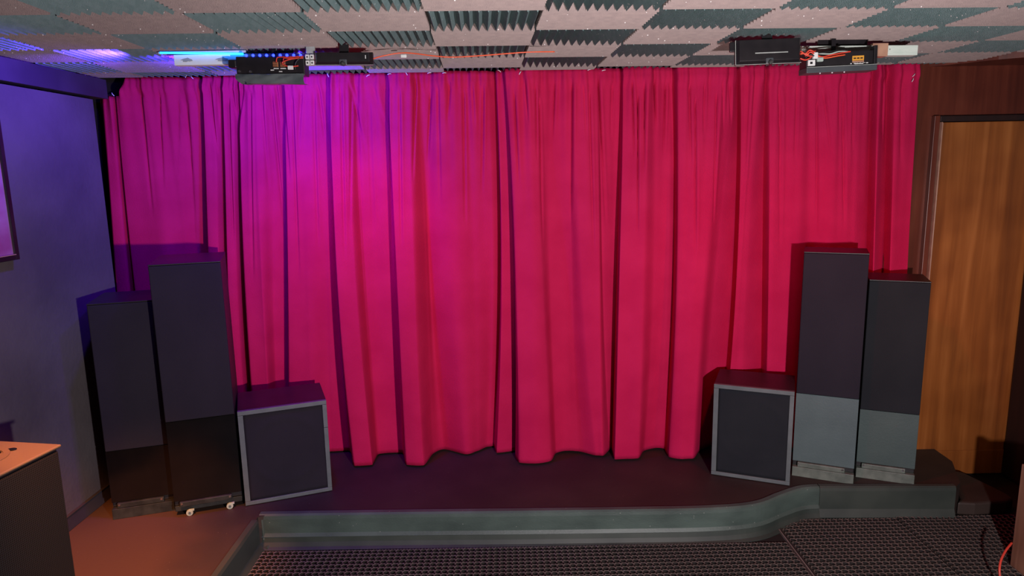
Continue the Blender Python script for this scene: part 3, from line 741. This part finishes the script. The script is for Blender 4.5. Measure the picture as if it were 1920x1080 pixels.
obj('end_bracket', Bx(W_ - .012, W_ + .002, -.006, .03, hm, H + .016), 'psu_black', t, bevel=.002)
# orange cable strung across the foam between the two fixtures
P = [aty(700, 110, 2.93), aty(722, 104, 2.93), aty(760, 99, 2.95), aty(815, 105, 2.93), aty(850, 107, 2.93), aty(905, 104, 2.93), aty(985, 98, 2.92), aty(1040, 97, 2.95)]
for p in P: p.z = min(p.z, 2.366)
tag(obj('cable', tube(bmn(), P, .0026, 8, 8), 'orange_wire', smooth=True), 'thin orange-red cable strung over the ceiling foam at the centre', 'cable')
# little clip on ceiling
p = aty(757, 106, 2.95)
tag(obj('cable_clip', Bx(p.x - .012, p.x + .012, p.y - .004, p.y + .004, p.z - .005, p.z + .008), 'white', bevel=.002), 'small white cable clip on the ceiling right of the left floodlight', 'clip')

# ---------------------------------------------------------------- rubber mats
def ringmat(label, x0, x1, yn, yf, border_far, borders, skew=0.0, pitch=.030, clip=None):
    t = thing('rubber_mat', label, 'mat', ((x0 + x1) / 2, (yn + yf) / 2, .0))
    ox, oy = t.location.x, t.location.y
    zt_, zb_ = .013, .0012
    xa = x0 + borders[0]; xb = x1 - borders[1]; yb = yf - border_far
    nx = int((xb - xa) / pitch); px = (xb - xa) / nx; ny = int((yb - yn) / pitch)
    ns = 12; V = []; F = []
    def keep(cx, cy): return clip is None or clip(cx, cy)
    for i in range(nx):
        for j in range(ny):
            cx = xa + (i + .5) * px; cy = yb - (j + .5) * pitch
            if not keep(cx, cy): continue
            base = len(V)
            r = pitch * .445
            for lvl in range(4):
                for s in range(ns):
                    a = 2 * pi * (s + .5) / ns - pi / 4; ca, sa = cos(a), sin(a)
                    if lvl == 0:   # outer square
                        k = .5 / max(abs(ca), abs(sa)); x = cx + ca * k * px; y = cy + sa * k * pitch
                        dg = abs(ca * sa) * 2
                        z = zt_ - .001 + (.003 if dg > .85 else 0)
                    elif lvl == 1: x = cx + ca * r * 1.03; y = cy + sa * r * 1.03; z = zt_
                    elif lvl == 2: x = cx + ca * r * .95; y = cy + sa * r * .95; z = zt_
                    else: x = cx + ca * r * .92; y = cy + sa * r * .92; z = zb_
                    V.append((x - ox, y - oy, z))
            for lvl in range(3):
                for s in range(ns):
                    a = base + lvl * ns + s; b = base + lvl * ns + (s + 1) % ns
                    F.append((a, b, b + ns, a + ns))
    me = bpy.data.meshes.new('mat_grid'); me.from_pydata(V, [], F); me.materials.append(M['rubber']); me.materials.append(M['rubber_deep'])
    me.polygons.foreach_set('material_index', [1 if (k // ns) % 3 == 2 else 0 for k in range(len(F))])
    o = bpy.data.objects.new('mat_grid', me); C.objects.link(o); o.parent = t
    if border_far:
        bm = bmn()
        box(bm, x0 - ox, x1 - ox, yb - oy, yf - oy, .0015, .0125)
        obj('far_border', bm, 'rubber_edge', t, bevel=.003)
    if borders[0]:
        obj('side_border', Bx(x0 - ox, xa - ox, yn - oy, yb - oy, .0015, .013), 'rubber_edge', t, bevel=.002)
    if borders[1]:
        obj('side_border', Bx(xb - ox, x1 - ox, yn - oy, yb - oy, .0015, .0155), 'rubber_edge', t, bevel=.002)
    return t
ringmat('long black perforated rubber mat on the floor in front of the stage', -1.255, 1.338, 1.85, 3.075, .0, (0, .008))
tag(obj('floor_strip', Bx(-1.24, 1.345, 3.077, 3.083, .0, .010), 'rubber_edge'), 'dark rubber joint strip between the stage foot and the long mat', 'strip')
tag(obj('seam_strip', Bx(1.3405, 1.3465, 1.85, 3.20, .0005, .0125), 'seam'), 'thin pale seam strip between the long mat and the right corner mat', 'strip')
ringmat('black perforated rubber mat in the right floor corner beyond the pale seam', 1.352, 1.985, 1.85, 3.29, 0, (.006, 0), clip=lambda x, y: y < 3.20 + (x - 1.352) * .55)
ringmat('perforated rubber mat piece below the small step at the far right', 1.992, 2.64, 2.50, 3.30, 0, (0, 0), clip=lambda x, y: x < 2.26 or y > 2.90)

# ---------------------------------------------------------------- lower right corner
cb = thing('wooden_cabinet', 'reddish wooden cabinet edge cut off at the lower right corner', 'cabinet', (2.285, 2.62, 0))
obj('side_panel', Bx(.0, .03, -.35, .25, .0, .50), 'wood_post', cb, bevel=.004)
obj('body', Bx(.0305, .55, -.35, .24, .03, .48), 'wood_post', cb, bevel=.003)
# pinkish box on floor in front of the cabinet
p = atz(1900, 1078, .12)
bx = thing('plug_box', 'small pinkish-grey plastic box with a white line in the bottom right corner', 'plug box', (2.165, 2.50, .0))
obj('shell', Bx(0, .10, -.10, .05, .0, .10), 'pink_box', bx, bevel=.008)
obj('seam', Bx(.030, .034, -.101, .051, .100, .1012), 'white', bx)
# red cable
P = [(2.30, 2.96, .34), (2.262, 2.92, .22), (2.235, 2.86, .11), (2.20, 2.78, .04), (2.17, 2.70, .02), (2.13, 2.55, .018)]
P = [aty(1897, 1018, 2.75), aty(1886, 1032, 2.72), aty(1877, 1050, 2.70), aty(1874, 1068, 2.68), aty(1876, 1090, 2.66), aty(1880, 1120, 2.62)]
tag(obj('cable', tube(bmn(), P, .0048, 8, 6), 'red_wire', smooth=True), 'red cable drooping beside the wooden cabinet at lower right', 'cable')

# ---------------------------------------------------------------- lights
def light(name, kind, loc, col, power, target=None, **k):
    l = bpy.data.lights.new(name, kind); l.color = col; l.energy = power
    for a, b in k.items(): setattr(l, a, b)
    o = bpy.data.objects.new(name, l); C.objects.link(o); o.location = loc
    if target: o.rotation_euler = (Vector(target) - Vector(loc)).to_track_quat('-Z', 'Y').to_euler()
    return o
light('room_lamp', 'AREA', (.90, .0, 1.28), (1, .87, .90), 93, (0.0, 3.8, 1.25), shape='DISK', size=.09)
light('ceiling_bounce', 'SPOT', (.15, .5, 1.3), (1, .95, .92), 95, (.50, 2.45, 2.4), spot_size=R(88), spot_blend=1, shadow_soft_size=.15)
light('red_flood_left', 'SPOT', (-.80, 3.02, 2.30), (1, .0, .42), 26, (-.92, 3.80, .72), spot_size=R(104), spot_blend=1, shadow_soft_size=.05)
light('red_flood_right', 'SPOT', (1.30, 2.98, 2.28), (1, .0, .03), 80, (1.55, 3.80, .72), spot_size=R(104), spot_blend=1, shadow_soft_size=.05)
light('blue_flood', 'SPOT', (-.98, 3.06, 2.30), (.05, .0, 1), 72, (-1.10, 3.80, 1.85), spot_size=R(150), spot_blend=1, shadow_soft_size=.05)
light('blue_strip', 'AREA', (-1.20, 3.12, 2.345), (.08, .02, 1), 11, (-1.20, 3.95, 2.22), shape='RECTANGLE', size=.70, size_y=.02)
light('blue_strip_end', 'SPOT', (-1.62, 3.05, 2.325), (.13, .04, 1), 40, (-2.165, 2.95, 2.02), spot_size=R(168), spot_blend=.8, shadow_soft_size=.03)
light('warm_lamp', 'SPOT', (-1.35, 1.9, 2.2), (1, .33, .10), 400, (-1.74, 2.68, .17), spot_size=R(38), spot_blend=.8, shadow_soft_size=.08)
light('warm_door_fill', 'SPOT', (2.3, 1.2, 2.2), (1, .55, .28), 45, (2.60, 3.8, 1.1), spot_size=R(44), spot_blend=1, shadow_soft_size=.1)  # unseen warm fill added to brighten the door and wooden wall

w = bpy.data.worlds.new('world'); SC.world = w; w.use_nodes = True
w.node_tree.nodes['Background'].inputs[0].default_value = (.5, .45, .5, 1); w.node_tree.nodes['Background'].inputs[1].default_value = .02
SC.view_settings.view_transform = 'Standard'; SC.view_settings.look = 'None'; SC.view_settings.gamma = 1; SC.view_settings.exposure = 0
SC.view_settings.use_curve_mapping = False
